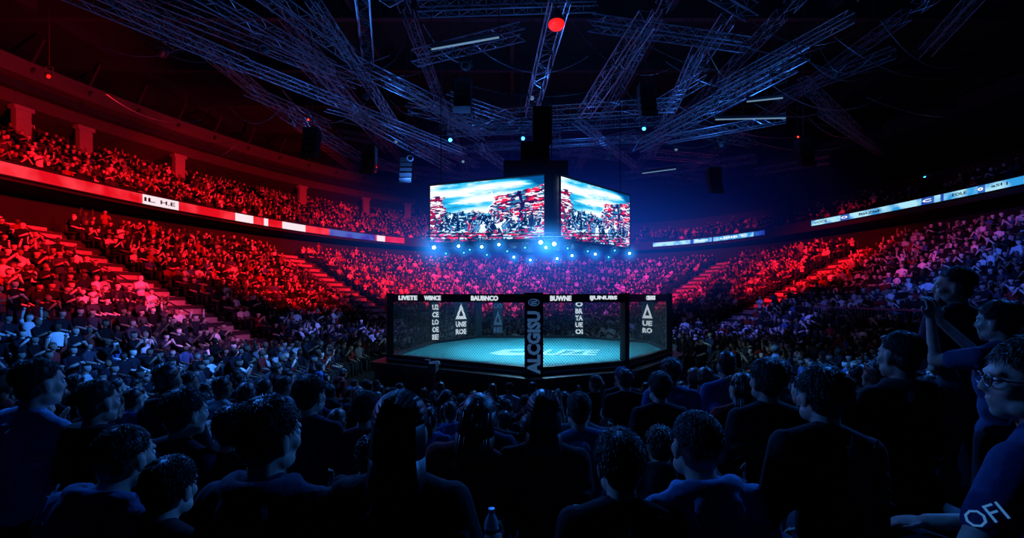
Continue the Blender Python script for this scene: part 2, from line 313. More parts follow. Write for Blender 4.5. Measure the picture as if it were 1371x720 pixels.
# ------------------------------------------------------------------ screen cube
def fnoise(rs,H_,W_,cells,octv,sx=1.,sy=1.):
    out=np.zeros((H_,W_)); amp=1.; tot=0
    for o in range(octv):
        gx=max(2,int(cells*sx*2**o)); gy=max(2,int(cells*sy*2**o)); g=rs.rand(gy+2,gx+2)
        y=np.linspace(0,gy,H_,endpoint=False); x=np.linspace(0,gx,W_,endpoint=False); yi=y.astype(int); xi=x.astype(int); fy=(y-yi)[:,None]; fx=(x-xi)[None]; fy=fy*fy*(3-2*fy); fx=fx*fx*(3-2*fx)
        a=g[yi][:,xi]*(1-fx)+g[yi][:,xi+1]*fx; b_=g[yi+1][:,xi]*(1-fx)+g[yi+1][:,xi+1]*fx; out+=amp*(a*(1-fy)+b_*fy); tot+=amp; amp*=.55
    return out/tot
def paint(seed,W_=320,H_=150):
    rs=np.random.RandomState(seed); u0,v0=np.meshgrid((np.arange(W_)+.5)/W_,(np.arange(H_)+.5)/H_); I=np.zeros((H_,W_,3)); N=lambda *a:fnoise(rs,H_,W_,*a)
    wx=(N(9,4)-.5)*.09; wy=(N(9,4)-.5)*.10; u=u0+wx; v=v0+wy
    n1=fnoise(rs,H_,W_,3,5,.7,2.2); n2=N(9,4); n3=N(24,3,1,1.3); n4=N(45,2,.6,1.6)
    sk=v0-u0*.12; t=np.clip(.50+2.8*(n1-.5)+.16*np.sin(sk*34+9*n1),0,1)[...,None]
    A,B,D=np.array([0,.06,.22]),np.array([.02,.45,.75]),np.array([.97,1,1]); I[:]=np.where(t<.5,A+(B-A)*t*2,B+(D-B)*(t-.5)*2)
    def paintq(q,c): I[q]=c
    ridge=.46+.06*np.sin(u*9)+.05*(n2-.5)*4
    q=(v<ridge); I[q]=np.array([.0,.02,.07]); q2=q&(n3>.58); I[q2]=[.02,.20,.38]; q2=q&(n3>.55)&(n4>.58); I[q2]=[.6,.85,1]
    q=(u<.14)&(v<.82-.8*np.abs(u-.05)); paintq(q,[.30,.0,.03]); paintq(q&(n3>.54),[.02,.01,.05]); paintq(q&(n4>.6),[.75,.8,.95])
    sl=(v-.45)/(.40+.55*(u-.56)); q=(u>.56)&(sl<.64)&(sl>-.75); h=((sl+.75)*4.2)%1
    mk=n2*.6+n3*.4
    col=np.where((mk>.545)[...,None],np.array([.80,.01,.04]),np.array([.20,.0,.03])); col=np.where((mk<.50)[...,None],np.array([.01,.005,.05]),col); col=np.where((mk<.43)[...,None],np.array([.02,.16,.32]),col); I[q]=col[q]
    paintq(q&(h<.10)&(n2>.46),[.95,.82,.9]); paintq(q&(h>.10)&(h<.30),[.02,.0,.04]); paintq(q&(n4>.64),[.85,.75,.88])
    paintq((np.abs(u-.565)<.007)&(v<.80),[.7,.8,.95]); paintq((np.abs(u-.80)<.016)&(sl<.66)&(sl>-.7),[.01,.0,.04])
    for k in range(130):
        f=rs.rand(); cy=.42*(1-f)+.07; cx=rs.uniform(.06,.97); sz=.5+1.0*f; an=rs.uniform(-.8,.8)
        c=[(.0,.005,.03),(.01,.03,.09),(.45,.0,.03),(.8,.92,1.),(.04,.2,.42)][rs.choice(5,p=[.46,.22,.12,.11,.09])]
        for m in range(5):
            if m==0: ox,oy,w_,h_,a=0,0,.014,.062,an
            elif m==1: ox,oy,w_,h_,a=.012*math.sin(an),.085,.009,.022,0
            else: ox,oy,w_,h_,a=rs.uniform(-.014,.014),(.03 if m<4 else -.06),.0045,.06,an+rs.uniform(-1.6,1.6)
            dx=(u-cx-ox*sz)*2.1; dy=v-cy-oy*sz; uu=dx*math.cos(a)+dy*math.sin(a); vv=-dx*math.sin(a)+dy*math.cos(a); q=(uu/(w_*2.1*sz))**2+(vv/(h_*sz))**2<1; paintq(q,c)
            if m<2: paintq(q&(uu>w_*1.2*sz),[.5,.8,1.])
    I*= (1-.85*np.clip((.19-v0)/.12,0,1))[...,None]; paintq((v0<.2)&(n3>.60),[.5,.75,1]); paintq((v0<.16)&(n4>.62),[.75,.0,.05])
    return I
vm_=bpy.data.materials.new('video_picture'); t_,n_,l_=nt(vm_); vc=n_.new('ShaderNodeVertexColor'); vc.layer_name='Col'; b_=n_['Principled BSDF']; b_.inputs['Base Color'].default_value=(.01,.01,.01,1); l_.new(vc.outputs[0],b_.inputs['Emission Color']); b_.inputs['Emission Strength'].default_value=1.35
cor=V((1.42,15.5,0)); lf=V((-3.08,17.2,0)); rt=V((4.85,18.9,0)); bk=lf+rt-cor; Z0,Z1=5.06,7.2
cc=(lf+rt)/2; cube=empty('hanging_screen_cube',(cc.x,cc.y,Z0),'large hanging cube of video screens above the cage','video screen')
shr=lambda p,s:cc+(p-cc)*s
MB().loft([[shr(p,s)+V((0,0,z)) for p in (cor,rt,bk,lf)] for z,s in ((Z0-.1,.97),(Z1+.05,.97))]).build('core_housing',M['black'],cube)
def screen(a,b,seed,g0,g1,im,off_u=0):
    d=b-a; L=d.length; u=d/L; a2=a+u*g0; b2=b-u*g1; nn=V((u.y,-u.x,0)); nn=nn if nn.dot(a-cc)>0 else -nn
    z=V((0,0,1)); m=bpy.data.meshes.new('video_screen'); H_,W_=im.shape[:2]; A=np.array((a2+z*Z0+nn*.03-wloc(cube))[:]); DU=np.array((b2-a2)[:]); DV=np.array([0,0,Z1-Z0])
    gi,gj=np.meshgrid(np.arange(W_+1)/W_,np.arange(H_+1)/H_); vs=A+gi.reshape(-1,1)*DU+gj.reshape(-1,1)*DV
    ii=np.arange(H_*W_); r_=ii//W_; c_=ii%W_; q=r_*(W_+1)+c_; fs=np.stack([q,q+1,q+W_+2,q+W_+1],1)
    m.from_pydata(vs.tolist(),[],fs.tolist()); ca=m.color_attributes.new('Col','FLOAT_COLOR','CORNER'); c4=np.concatenate([np.repeat(im.reshape(-1,3),4,0),np.ones((H_*W_*4,1))],1).astype(np.float32); ca.data.foreach_set('color',c4.ravel())
    m.materials.append(vm_); o=bpy.data.objects.new('video_screen',m); C.objects.link(o); o.parent=cube
    fr=MB()
    for zz in (Z0-.03,Z1+.03): fr.bar(a2+z*zz+nn*.02,b2+z*zz+nn*.02,.05,n=4)
    for p in (a2,b2): fr.bar(p+z*(Z0-.03)+nn*.02,p+z*(Z1+.03)+nn*.02,.04,n=4)
    fr.build('screen_frame',M['black'],o)
im=paint(7); screen(lf,cor,1,.0,.3,im); screen(cor,rt,2,.3,.0,im); screen(rt,bk,3,.1,.1,im[::3,::3]); screen(bk,lf,4,.1,.1,im[::3,::3])
hg=MB()
for p in (cor,rt,bk,lf): hg.bar(shr(p,.9)+V((0,0,Z1)),shr(p,.9)+V((0,0,12)),.02)
hg.build('hanging_cable',M['steel'],cube)
mb=MB(); mb.box(cc+V((0,0,Z1+.5)),(2.4,2.2,.8)); mb.box(cc+V((0,0,Z1+1.2)),(1.1,1.1,1.2)); mb.build('hoist_housing',M['steel'],cube)
# lighting grid and stage lights
grid=empty('lighting_grid',(1,17,4.95),'square grid of black pipes carrying stage lights below the hanging screens','lighting grid')
GY=[13.9+.8*i for i in range(9)]
for y in GY: MB().bar((-2.6-.17*(y-13.9),y,4.98),(3.4+.27*(y-13.9),y,4.98),.014,n=6).build('pipe',M['black'],grid)
for x in (-1.5,2.2): MB().bar((x,13.7,5.0),(x,20.5,5.0),.02,n=6).build('cross_pipe',M['black'],grid)
LP=[(581,330,2),(597,338,0),(614,328,1),(621,337,0),(629,333,0),(645,329,1),(652,340,0),(668,326,1),(679,335,0),(688,343,1),(703,330,0),(710,347,1),(724,323,2),(731,330,1),(742,325,2),(746,345,1),(760,331,0),(766,341,1),(787,335,0),(797,339,1),(815,343,0),(823,334,0),(843,338,1)]
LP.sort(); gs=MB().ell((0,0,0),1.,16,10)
gl1=gs.mesh('painted_lamp_halo',M['glow']); gl2=gs.mesh('painted_lamp_halo_wide',M['glow2'])
for q,(px,py,b) in enumerate(LP):
    Y=1.62*F/(HY-py); Y=min(GY,key=lambda g:abs(g-Y)); p=at(px,py,Y); p.z=min(p.z,4.84)
    t=empty('stage_light',p,'round stage light glowing white-cyan, %s from the left beneath the hanging screens'%nth(q+1),'stage light','stage lights beneath the screens')
    MB().bar(V((p.x,p.y,4.99)),p+V((0,0,.1)),.018,n=6).build('clamp',M['steel'],t)
    y_=MB(); y_.bar(p+V((-.11,0,.12)),p+V((.11,0,.12)),.012); y_.bar(p+V((-.11,0,.12)),p+V((-.11,0,0)),.012); y_.bar(p+V((.11,0,.12)),p+V((.11,0,0)),.012); y_.build('yoke',M['steel'],t)
    d=(V((0,0,3))-p).normalized(); d=(d+V((0,0,-.35))).normalized(); MB().bar(p-d*.14,p+d*.1,.06,.095,n=12).build('body',M['black'],t)
    r=.027+.018*b; MB().ell(p+d*.10,(r,r,r*.9),10,8).build('lens',M['lens'] if b else M['lensb'],t,True)
    o=bpy.data.objects.new('painted_halo',gl2 if b==2 else gl1); C.objects.link(o); o.parent=t; o.location=d*.12; s_=(.32,.5,1.)[b]; o.scale=(s_,s_,s_)  # emissive sphere set round the lens as a painted halo
# ------------------------------------------------------------------ roof trusses
TR=[(60,-25,330,88,12),(330,88,622,204,12),(100,-40,480,110,13.6),(225,-35,445,92,13.0),(325,-30,470,75,12.7),(520,106,645,184,12.4),(470,84,660,176,13.2),
 (555,78,700,42,12.2),(600,160,905,140,12.6),(600,176,905,158,13.2),(560,203,885,184,13.2),(752,-8,711,150,11.6),(866,26,782,152,12),(1062,86,852,198,12.3),(1078,70,880,178,13.1),(1140,22,962,118,13),(1052,158,893,187,11.5),
 (1012,212,835,236,12.8),(935,66,872,206,13.6),(415,-5,533,172,13.2),(466,148,606,226,11.6),(640,238,505,222,13.5),(1000,60,790,30,13.5),(560,12,800,4,12.6),(400,60,520,200,14.),
 (640,196,690,232,12.2),(860,205,960,214,13.4),(905,170,1010,190,12.6),(850,226,940,238,14.4),(545,180,640,222,13.),(470,205,560,236,14.),(1010,230,1110,214,13.8),(1100,150,1180,205,13.4),(380,150,470,205,12.6),(330,120,440,168,14.4),(700,196,830,210,14.6),(770,160,850,222,12.9),(600,130,690,160,14.6),(1075,110,1150,178,14.6)]
TRW=[(atz(a,b,z),atz(c,d,z)) for a,b,c,d,z in TR]
rr=random.Random(5)
for rad,zz,n,a_off in ((8.5,14.4,10,.1),(13,14.9,14,.05),(18,15.5,18,.02)):
    cx_,cy_=1.5,23.
    for q in range(n):
        if q%3==1: continue
        a0=2*PI*q/n+a_off; a1=2*PI*(q+1)/n+a_off; r1=rad*rr.uniform(.9,1.12); p=V((cx_+rad*math.cos(a0),cy_+rad*math.sin(a0),zz)); s_=V((cx_+r1*math.cos(a1),cy_+r1*math.sin(a1),zz))
        if min(p.y,s_.y)>7: TRW.append((p,s_))
for x in (-17,-11,-5,7,13,19):
    for y0 in (8,22,36): TRW.append((V((x,y0,16.6)),V((x,y0+13.5,16.6))))
pxm=lambda e:(e[0].x/e[0].y+e[1].x/e[1].y)
TRW.sort(key=pxm)
def truss(a,b,w,label,ch_):
    t=empty('lighting_truss',a,label,'lighting truss','trusses under the arena roof'); d=b-a; L=d.length; u=d/L; s=u.cross(V((0,0,1))).normalized(); z=V((0,0,1)); cs=[s*w/2+z*w/2,-s*w/2+z*w/2,-s*w/2-z*w/2,s*w/2-z*w/2]
    for c in cs: MB().bar(a+c,b+c,ch_,n=6).build('chord',M['alu'],t)
    lt=MB(); n=max(2,int(L/(w*1.25)))
    for k in range(n):
        p=a+d*(k/n); q=a+d*((k+1)/n)
        for j in range(4):
            c0=cs[j];c1=cs[(j+1)%4]
            lt.bar(p+c0,q+c1,ch_*.42,n=4) if k%2 else lt.bar(p+c1,q+c0,ch_*.42,n=4)
            lt.bar(p+c0,p+c1,ch_*.36,n=4)
    lt.build('lattice',M['alu'],t)
    for f in (.15,.85): p=a+d*f; MB().bar(p+z*w/2,V((p.x,p.y,18.7)),.011,n=4).build('hoist_chain',M['steel'],t)
for q,(a,b) in enumerate(TRW):
    hi_=a.z>14.3; truss(a,b,.5 if hi_ else R.choice([.36,.44,.52]),'dull metal box lattice truss, %s from the left under the dark roof'%nth(q+1),.026 if hi_ else .024)
SPK=((725,150,17.5,'above the screen cube'),(495,200,24,'left of the hanging screens'),(955,228,26,'right of the hanging screens'),(545,215,27,'just upper left of the screens'),(418,176,22,'under the left trusses'),(1075,190,24,'among the right trusses'),(620,112,19,'below the centre left trusses'),(865,118,20,'below the centre right trusses'))
for (px,py,Y,lb) in SPK:
    p=at(px,py,Y); t=empty('loudspeaker_array',p,'black hanging column of loudspeakers %s'%lb,'loudspeaker','hanging loudspeaker columns')
    for k in range(5):
        a=V((p.x,p.y-.02*k*k,p.z-.3*k)); rot=Matrix.Rotation(.1*k,3,'X'); bx=MB().box(a,(.7,.5,.27),rot).build('cabinet',M['steel'],t)
        g=MB(); g.box(a+rot@V((0,-.255,0)),(.66,.01,.23),rot)
        for j in range(5): g.box(a+rot@V((0,-.262,-.09+.045*j)),(.62,.01,.012),rot)
        g.build('grille',M['dark'],bx)
    MB().bar(p+V((0,0,.1)),V((p.x,p.y,18.7)),.02,n=4).build('hanging_cable',M['steel'],t)
def fixture(p,label,mt,r=.16,grp='small lamps in the roof rig'):
    t=empty('spotlight',p,label,'spotlight',grp); MB().bar(p+V((0,.1,.1)),p,r*.8,r,n=12).build('body',M['steel'],t)
    y=MB(); y.bar(p+V((-r*1.2,0,0)),p+V((-r*1.2,0,.4)),.02); y.bar(p+V((r*1.2,0,0)),p+V((r*1.2,0,.4)),.02); y.bar(p+V((-r*1.2,0,.4)),p+V((r*1.2,0,.4)),.02); y.bar(p+V((0,0,.4)),V((p.x,p.y,18.7)),.012,n=4); y.build('yoke',M['steel'],t)
    MB().ell(p+V((0,-.03,-.02)),(r*.7,r*.35,r*.7),12,8).build('lens',mt,t,True)
t=atz(745,33,11.); f=empty('hanging_red_lamp',t,'glowing red round lamp hanging at top centre of the roof','lamp'); MB().ell(t,(.24,.24,.15),20,12).build('diffuser',M['reddim'],f,True); MB().bar(t+V((0,0,.06)),t+V((0,0,.4)),.25,.12,n=16).build('shade',M['steel'],f); MB().bar(t+V((0,0,.4)),V((t.x,t.y,18.7)),.03).build('stem',M['steel'],f)
for px,py,z,mt,lb in ((413,160,12,'red','tiny bright red lamp left of centre in the roof rig'),(603,187,11,'lensb','blue-white spotlight hanging above the left screen'),(712,131,11.4,'tube','pale blue spotlight directly above the screen cube'),(66,102,12.5,'reddim','red lamp hanging at far left beneath the roof'),(1068,183,12,'red','small red lamp among the right trusses'),(700,185,11,'lensb','small blue lamp close above the left screen corner'),(862,172,12,'lensb','small blue lamp right of the screen cube top'),(620,216,12,'tube','dim pale lamp just over the left screen'),(1238,237,13,'lensb','faint blue lamp below the right rear roof'),(530,190,12,'tube','small pale lamp left of the screen cube'),(905,200,12.5,'tube','small pale lamp right above the right screen')):
    fixture(atz(px,py,z),lb,M[mt],.13 if mt!='red' else .07)
fx=[]
for q,(a,b) in enumerate(TRW):
    if q%2==0 and len(fx)<52 and a.z<15: fx.append(a.lerp(b,.5)-V((0,0,.75)))
fx.sort(key=lambda p:p.x/p.y)
for q,p in enumerate(fx): fixture(p,'unlit black stage lamp slung under a truss, %s such lamp from the left'%nth(q+1),M['steel'],.19,'unlit lamps under the trusses')
for px,py,px2,py2,lb in ((578,66,668,50,'long pale batten light at top left of centre'),(1000,136,1048,131,'short pale batten light among right trusses'),(958,160,1052,158,'long thin batten light right of the screens'),(860,232,905,226,'short pale batten light above the right screen')):
    a=atz(px,py,11.2); b=atz(px2,py2,11.2); t=empty('batten_light',a,lb,'batten light'); MB().bar(a,b,.03,n=8).build('tube',M['tube'],t); MB().bar(a+V((0,0,.1)),b+V((0,0,.1)),.09,n=4).build('reflector',M['steel'],t)
    for e in (a,b): MB().bar(e+V((0,0,.1)),V((e.x,e.y,18.7)),.015,n=4).build('hanging_wire',M['steel'],t)
for q in range(44):
    x0=R.uniform(120,1180); y0=R.uniform(15,190); a=atz(x0,y0,12.5); b=atz(x0+R.uniform(60,200),min(228,y0+R.uniform(-10,50)),12.8); mb=MB(); pr=None; sg=R.uniform(.3,1.3)
    for k in range(13):
        f=k/12; p=a.lerp(b,f)-V((0,0,sg*4*f*(1-f)))
        if pr is not None: mb.bar(pr,p,.016,n=5)
        pr=p
    o=mb.build('cable',M['alu' if q%2 else 'steel'],origin=a); tag(o,'dark slack power cable, %s among those looped between the roof trusses'%nth(q+1),'cable','loose cables in the roof rig')
# ------------------------------------------------------------------ people
def remesh(mb,vox,it,mt,name,extra=None):
    o=bpy.data.objects.new('tmp',mb.mesh('tmp')); C.objects.link(o); m=o.modifiers.new('r','REMESH'); m.mode='VOXEL'; m.voxel_size=vox; m.use_smooth_shade=True
    s=o.modifiers.new('s','SMOOTH'); s.factor=.5; s.iterations=it
    dg=bpy.context.evaluated_depsgraph_get(); dg.update(); me=bpy.data.meshes.new_from_object(o.evaluated_get(dg)); bpy.data.objects.remove(o)
    if extra:
        a=MB(); a.v=[v.co.copy() for v in me.vertices]; a.f=[tuple(p.vertices) for p in me.polygons]; a.add(extra.v,extra.f); me=a.mesh(name)
    me.name=name; me.materials.clear(); me.materials.append(mt); me.polygons.foreach_set('use_smooth',[True]*len(me.polygons)); return me
def headprims(mb,c,Rm,hi):
    T=lambda x,y,z:c+Rm@V((x,y,z))
    E=lambda p,r,s=16:mb.ell(T(*p),r,s,12,Rm)
    E((0,-.014,.03),(.077,.098,.088),20); E((0,.024,-.035),(.06,.066,.08)); E((0,.056,-.092),(.03,.028,.024)); E((0,.075,.024),(.052,.02,.013))
    mb.limb([T(0,.088,.012),T(0,.101,-.024)],[.008,.0125],10)
    for s in (-1,1): E((s*.038,.055,-.024),.027); E((s*.079,-.008,-.012),(.011,.021,.033)); E((s*.011,.096,-.028),.008,8); E((s*.045,.015,-.072),(.028,.045,.03))
    E((0,.082,-.056),(.022,.011,.0065)); E((0,.080,-.069),(.020,.011,.0075))
def hand(mb,w,d,side,curl,hi):
    d=d.normalized(); up=V((0,0,1)) if abs(d.z)<.8 else V((0,1,0)); x=d.cross(up).normalized()*side
    rot=Matrix((x,d,x.cross(d))).transposed(); mb.ell(w+d*.05,(.04,.052,.017),12,10,rot)
    for k,(o,l) in enumerate(((-.029,.07),(-.010,.08),(.010,.075),(.028,.06))):
        b=w+d*.085+x*o; n_=-V((0,0,1)) if abs(d.z)<.8 else V((0,1,0)); m=b+(d*math.cos(curl)+n_*math.sin(curl))*l*.5; e=m+(d*math.cos(2.1*curl)+n_*math.sin(2.1*curl))*l*.5
        mb.limb([b,m,e],[.0095,.0088,.0078],8)
    b=w+d*.02-x*.032; m=b+(d*.6-x*.8)*.035; mb.limb([b,m,m+(d*.9-x*.25)*.032],[.012,.0105,.009],8)
def person_meshes(p,vox,hi):
    st=p.get('stand',0); hz=.93 if st else .53; L=Matrix.Rotation(math.radians(p.get('side',0)),3,'Y')@Matrix.Rotation(-math.radians(p.get('lean',3)),3,'X'); pel=V((0,0,hz))
    U=lambda x,y,z:pel+L@V((x,y,z))
    hr=Matrix.Rotation(math.radians(p.get('yaw',0)),3,'Z')@Matrix.Rotation(-math.radians(p.get('pitch',0)),3,'X')@Matrix.Rotation(math.radians(p.get('tilt',0)),3,'Y'); hc=U(0,.02,.66)
    body,shirt,trou=MB(),MB(),MB()
    for mb,g in ((body,0.),(shirt,.013)):
        e=lambda c,r,y=0:mb.ell(c,(r[0]+g,r[1]+g,r[2]+g),18,12,L)
        e(U(0,0,.02),(.155,.115,.10)); e(U(0,.005,.16),(.132,.098,.13)); e(U(0,.0,.32),(.162,.112,.16)); e(U(0,-.012,.41),(.15,.088,.09))
        mb.limb([U(-.16,-.005,.45),U(.16,-.005,.45)],[.056+g]*2,14)
        for s in (-1,1): mb.limb([U(s*.15,-.008,.462),U(0,-.012,.515)],[.05+g*.7,.052+g*.5],12)
    body.limb([U(0,-.012,.5),hc+hr@V((0,-.02,-.05))],[.058,.055],14); headprims(body,hc,hr,hi)
    sl=p.get('sleeve',.55)
    for s in (-1,1):
        el,wr=p['arms'][0 if s<0 else 1]; Sh=U(s*.182,0,.452); E_=U(*el); W_=U(*wr)
        body.limb([Sh,E_,W_],[.05,.039,.027],12); hd=(W_-E_).normalized(); hv=p.get('hdir'); hand(body,W_,V(hv[0 if s<0 else 1]) if hv else hd,s,p.get('curl',.45),hi)
        if sl<=1: shirt.limb([Sh,Sh.lerp(E_,sl)],[.067,.060],12)
        else: shirt.limb([Sh,E_,E_.lerp(W_,.92)],[.066,.054,.042],12)
        if st: hp,kn,an=V((s*.09,0,.9)),V((s*.11,.03,.5)),V((s*.12,-.01,.09))
        else: hp,kn,an=V((s*.09,0,.51)),V((s*.14,.43,.51)),V((s*.14,.42,.09))
        body.limb([hp,kn,an],[.08,.055,.038],12); body.ell(an+V((0,.07,-.045)),(.042,.12,.042),12,8)
        trou.limb([hp,kn,kn.lerp(an,.93)],[.097,.072,.062],12)
    trou.ell(pel-V((0,0,.01)),(.172,.132,.10),16,10)
    if p.get('hood'):
        n=14
        for q in range(n):
            a0=PI*1.1*q/n-PI*1.05; a1=PI*1.1*(q+1)/n-PI*1.05
            shirt.limb([U(.10*math.cos(a0),-.02+.095*math.sin(a0),.525),U(.10*math.cos(a1),-.02+.095*math.sin(a1),.525)],[.034,.034],8)
        shirt.ell(U(0,-.12,.46),(.09,.04,.08),12,8,L)
    if hi:
        fr=random.Random(int(hz*100)+len(shirt.v)+int(p.get('yaw',0)))
        for q in range(16):
            x=fr.uniform(-.15,.15); z0=fr.uniform(.06,.42); yy=-.122+.9*x*x; shirt.limb([U(x,yy,z0),U(x+fr.uniform(-.09,.09),yy+.006,z0+fr.uniform(.03,.12))],[.014,.008],8)
        for s in (-1,1):
            for q in range(3):
                z0=.40-.06*q; shirt.limb([U(s*.15,-.075,z0),U(s*.235,-.035,z0-fr.uniform(.0,.05))],[.014,.010],8)
    return dict(body=remesh(body,vox,2,M['skin'],'body'),shirt=remesh(shirt,vox*1.25,1,M['fabric'],'shirt'),trousers=remesh(trou,vox*1.6,2,M['denim'],'trousers'),hc=hc,hr=hr,st=st)
def mirror(a): return [a,tuple([(-q[0],q[1],q[2]) for q in a])]
REST=mirror(((-.235,.07,.17),(-.13,.33,.11))); CLAP=mirror(((-.22,.14,.2),(-.035,.32,.33))); PHONE=mirror(((-.2,.22,.34),(-.06,.34,.6)))
ONEUP=[((-.235,.07,.17),(-.13,.33,.11)),((.29,.08,.62),(.24,.14,.88))]
CHIN=[((-.2,.26,.12),(-.04,.2,.5)),((.235,.07,.17),(.13,.33,.11))]
def hairs(hi,vox):
    out={}
    def base(mb,g=0.): mb.ell((0,-.024,.045),(.084+g,.101+g,.086+g),18,12); mb.ell((0,-.05,-.012),(.070+g,.062+g,.075+g),16,10)
    def strands(n,length,r,lift,mb=None,sd=5):
        rr=random.Random(sd); mb=mb or MB()
        for q in range(n):
            a=rr.uniform(0,2*PI); t=math.asin(rr.uniform(-.35,1)); d=V((math.cos(a)*math.cos(t),math.sin(a)*math.cos(t),math.sin(t)))
            if d.y>.55 and d.z<.35: continue
            if d.y>0 and d.z<0.: continue
            p=V((d.x*.083,-.026+d.y*.099,.045+d.z*.085)); cr=(V((0,-.05,.14))-p); tg=(-cr+d*cr.dot(d)); tg=tg.normalized() if tg.length>1e-4 else V((0,1,0))
            tg=(tg+V((rr.uniform(-.5,.5),rr.uniform(-.5,.5),rr.uniform(-.3,.3)))*.6).normalized(); ll=length*rr.uniform(.6,1.3)
            m=p+tg*ll*.55+d*lift*rr.uniform(.5,1.2); e=p+tg*ll+d*lift*rr.uniform(.2,1.5)-V((0,0,.004))
            mb.bar(p-d*.003,m,r,r*.9,n=4); mb.bar(m,e,r*.9,r*.2,n=4)
        return mb
    mb=MB(); base(mb); out['short']=(mb,strands(2600 if hi else 220,.036,.0015 if hi else .004,.006))
    mb=MB(); base(mb,.004)
    def curtain(mb,zs):
        rings=[]
        for z,w,d,y in zs: rings.append([V((w*math.cos(2*PI*i/20),y+d*math.sin(2*PI*i/20),z)) for i in range(20)])
        mb.loft(rings)
    curtain(mb,[(.03,.086,.08,-.035),(-.08,.088,.066,-.055),(-.2,.1,.05,-.08),(-.32,.108,.042,-.095),(-.42,.1,.032,-.1),(-.47,.07,.02,-.1)])
    rr=random.Random(3); st=MB()
    for q in range(700 if hi else 40):
        a=rr.uniform(-.25,PI+.25)+PI; dx,dy=math.cos(a),math.sin(a); r=.0022 if hi else .008
        P0=[V((dx*.088*w,-.045+dy*.07*w2+oy,z)) for z,w,w2,oy in ((.06,.95,.9,0),(-.06,1.02,1.,-.01),(-.2,1.15,.85,-.035),(-.34,1.25,.72,-.055),(-.47+rr.uniform(-.05,.04),1.15+rr.uniform(-.15,.15),.6,-.06))]
        for k in range(4): st.bar(P0[k],P0[k+1],r,r*.8 if k<3 else r*.3,n=4)
    if hi:   # hair parted at the crown and falling in long strands over the skull
        for q in range(900):
            s=rr.choice((-1,1)); y0=rr.uniform(-.10,.05); th0=rr.uniform(.02,.2); pr=None; yy=y0
            for k in range(7):
                th=th0+(1.62-th0)*k/6; p=V((s*math.sin(th)*.0895,-.024+(yy+.024)*1.0-.03*k/6*(1 if y0>-.05 else .4),.045+math.cos(th)*.092*math.sqrt(max(.1,1-((yy+.024)/.108)**2)))); p.x*=math.sqrt(max(.15,1-((p.y+.024)/.108)**2))
                if pr is not None: st.bar(pr,p,.0018,.0016,n=3)
                pr=p
    else: strands(60,.075,.004,.005,st,9)
    out['long']=(mb,st)
    mb=MB(); base(mb); mb.limb([V((0,-.12,.05)),V((0,-.165,.0)),V((0,-.15,-.16)),V((0,-.13,-.24))],[.028,.034,.028,.01],10); out['ponytail']=(mb,strands(200,.05,.003,.003))
    mb=MB(); base(mb,-.003); out['cropped']=(mb,strands(2400 if hi else 120,.014,.0014 if hi else .004,.004))
    mb=MB(); mb.ell((0,-.018,.052),(.092,.108,.088),18,12); mb.ell((0,.10,.045),(.072,.075,.012),16,8); out['cap']=(mb,None)
    return {k:remesh(m,vox,1,M['hair'] if k!='cap' else M['fabric'],k+'_hair',e) for k,(m,e) in out.items()}
HH=hairs(True,.007); HM=hairs(False,.013)
EYE=MB().ell((0,0,0),.0118,10,8).mesh('eye',M['eye'],smooth=True); IRI=MB().ell((0,.0083,0),.006,8,6).mesh('iris',M['iris'],smooth=True)
SKINS=[(.5,.33,.26,1),(.4,.26,.2,1),(.3,.18,.12,1),(.55,.38,.3,1),(.16,.1,.07,1)]
HC=[('black',(.008,.007,.007,1)),('dark brown',(.025,.016,.012,1)),('brown',(.06,.035,.022,1)),('blond',(.25,.18,.1,1))]
SH=[('black',(.012,.012,.016,1)),('black',(.015,.015,.02,1)),('black',(.01,.01,.014,1)),('navy',(.02,.03,.08,1)),('grey',(.12,.12,.14,1)),('white',(.5,.5,.53,1)),('red',(.25,.02,.02,1)),('blue',(.05,.11,.3,1)),('charcoal',(.035,.035,.045,1))]
def place(T,loc,rz,sc,hair,hcol,scol,skin,label,group,hi=False,widths=1.):
    b=bpy.data.objects.new('person',T['body']); C.objects.link(b); b.location=loc; b.rotation_euler=(0,0,rz); b.scale=(sc*widths,sc*widths,sc); b.color=skin; tag(b,label,'person',group)
    for nm,col in (('shirt',scol),('trousers',(.02,.025,.04,1))):
        o=bpy.data.objects.new(nm,T[nm]); C.objects.link(o); o.parent=b; o.color=col
    if hair:
        o=bpy.data.objects.new('cap' if hair=='cap' else 'hair',(HH if hi else HM)[hair]); C.objects.link(o); o.parent=b; o.color=hcol; o.location=T['hc']; o.rotation_euler=T['hr'].to_euler()
    if hi:
        for s in (-1,1):
            e=bpy.data.objects.new('eye',EYE); C.objects.link(e); e.parent=b; e.location=T['hc']+T['hr']@V((s*.031,.075,.002)); e.rotation_euler=T['hr'].to_euler()
            i=bpy.data.objects.new('iris',IRI); C.objects.link(i); i.parent=e
    return b
def P(arms,**k): d=dict(arms=arms); d.update(k); return d
BK=(.012,.012,.017,1)
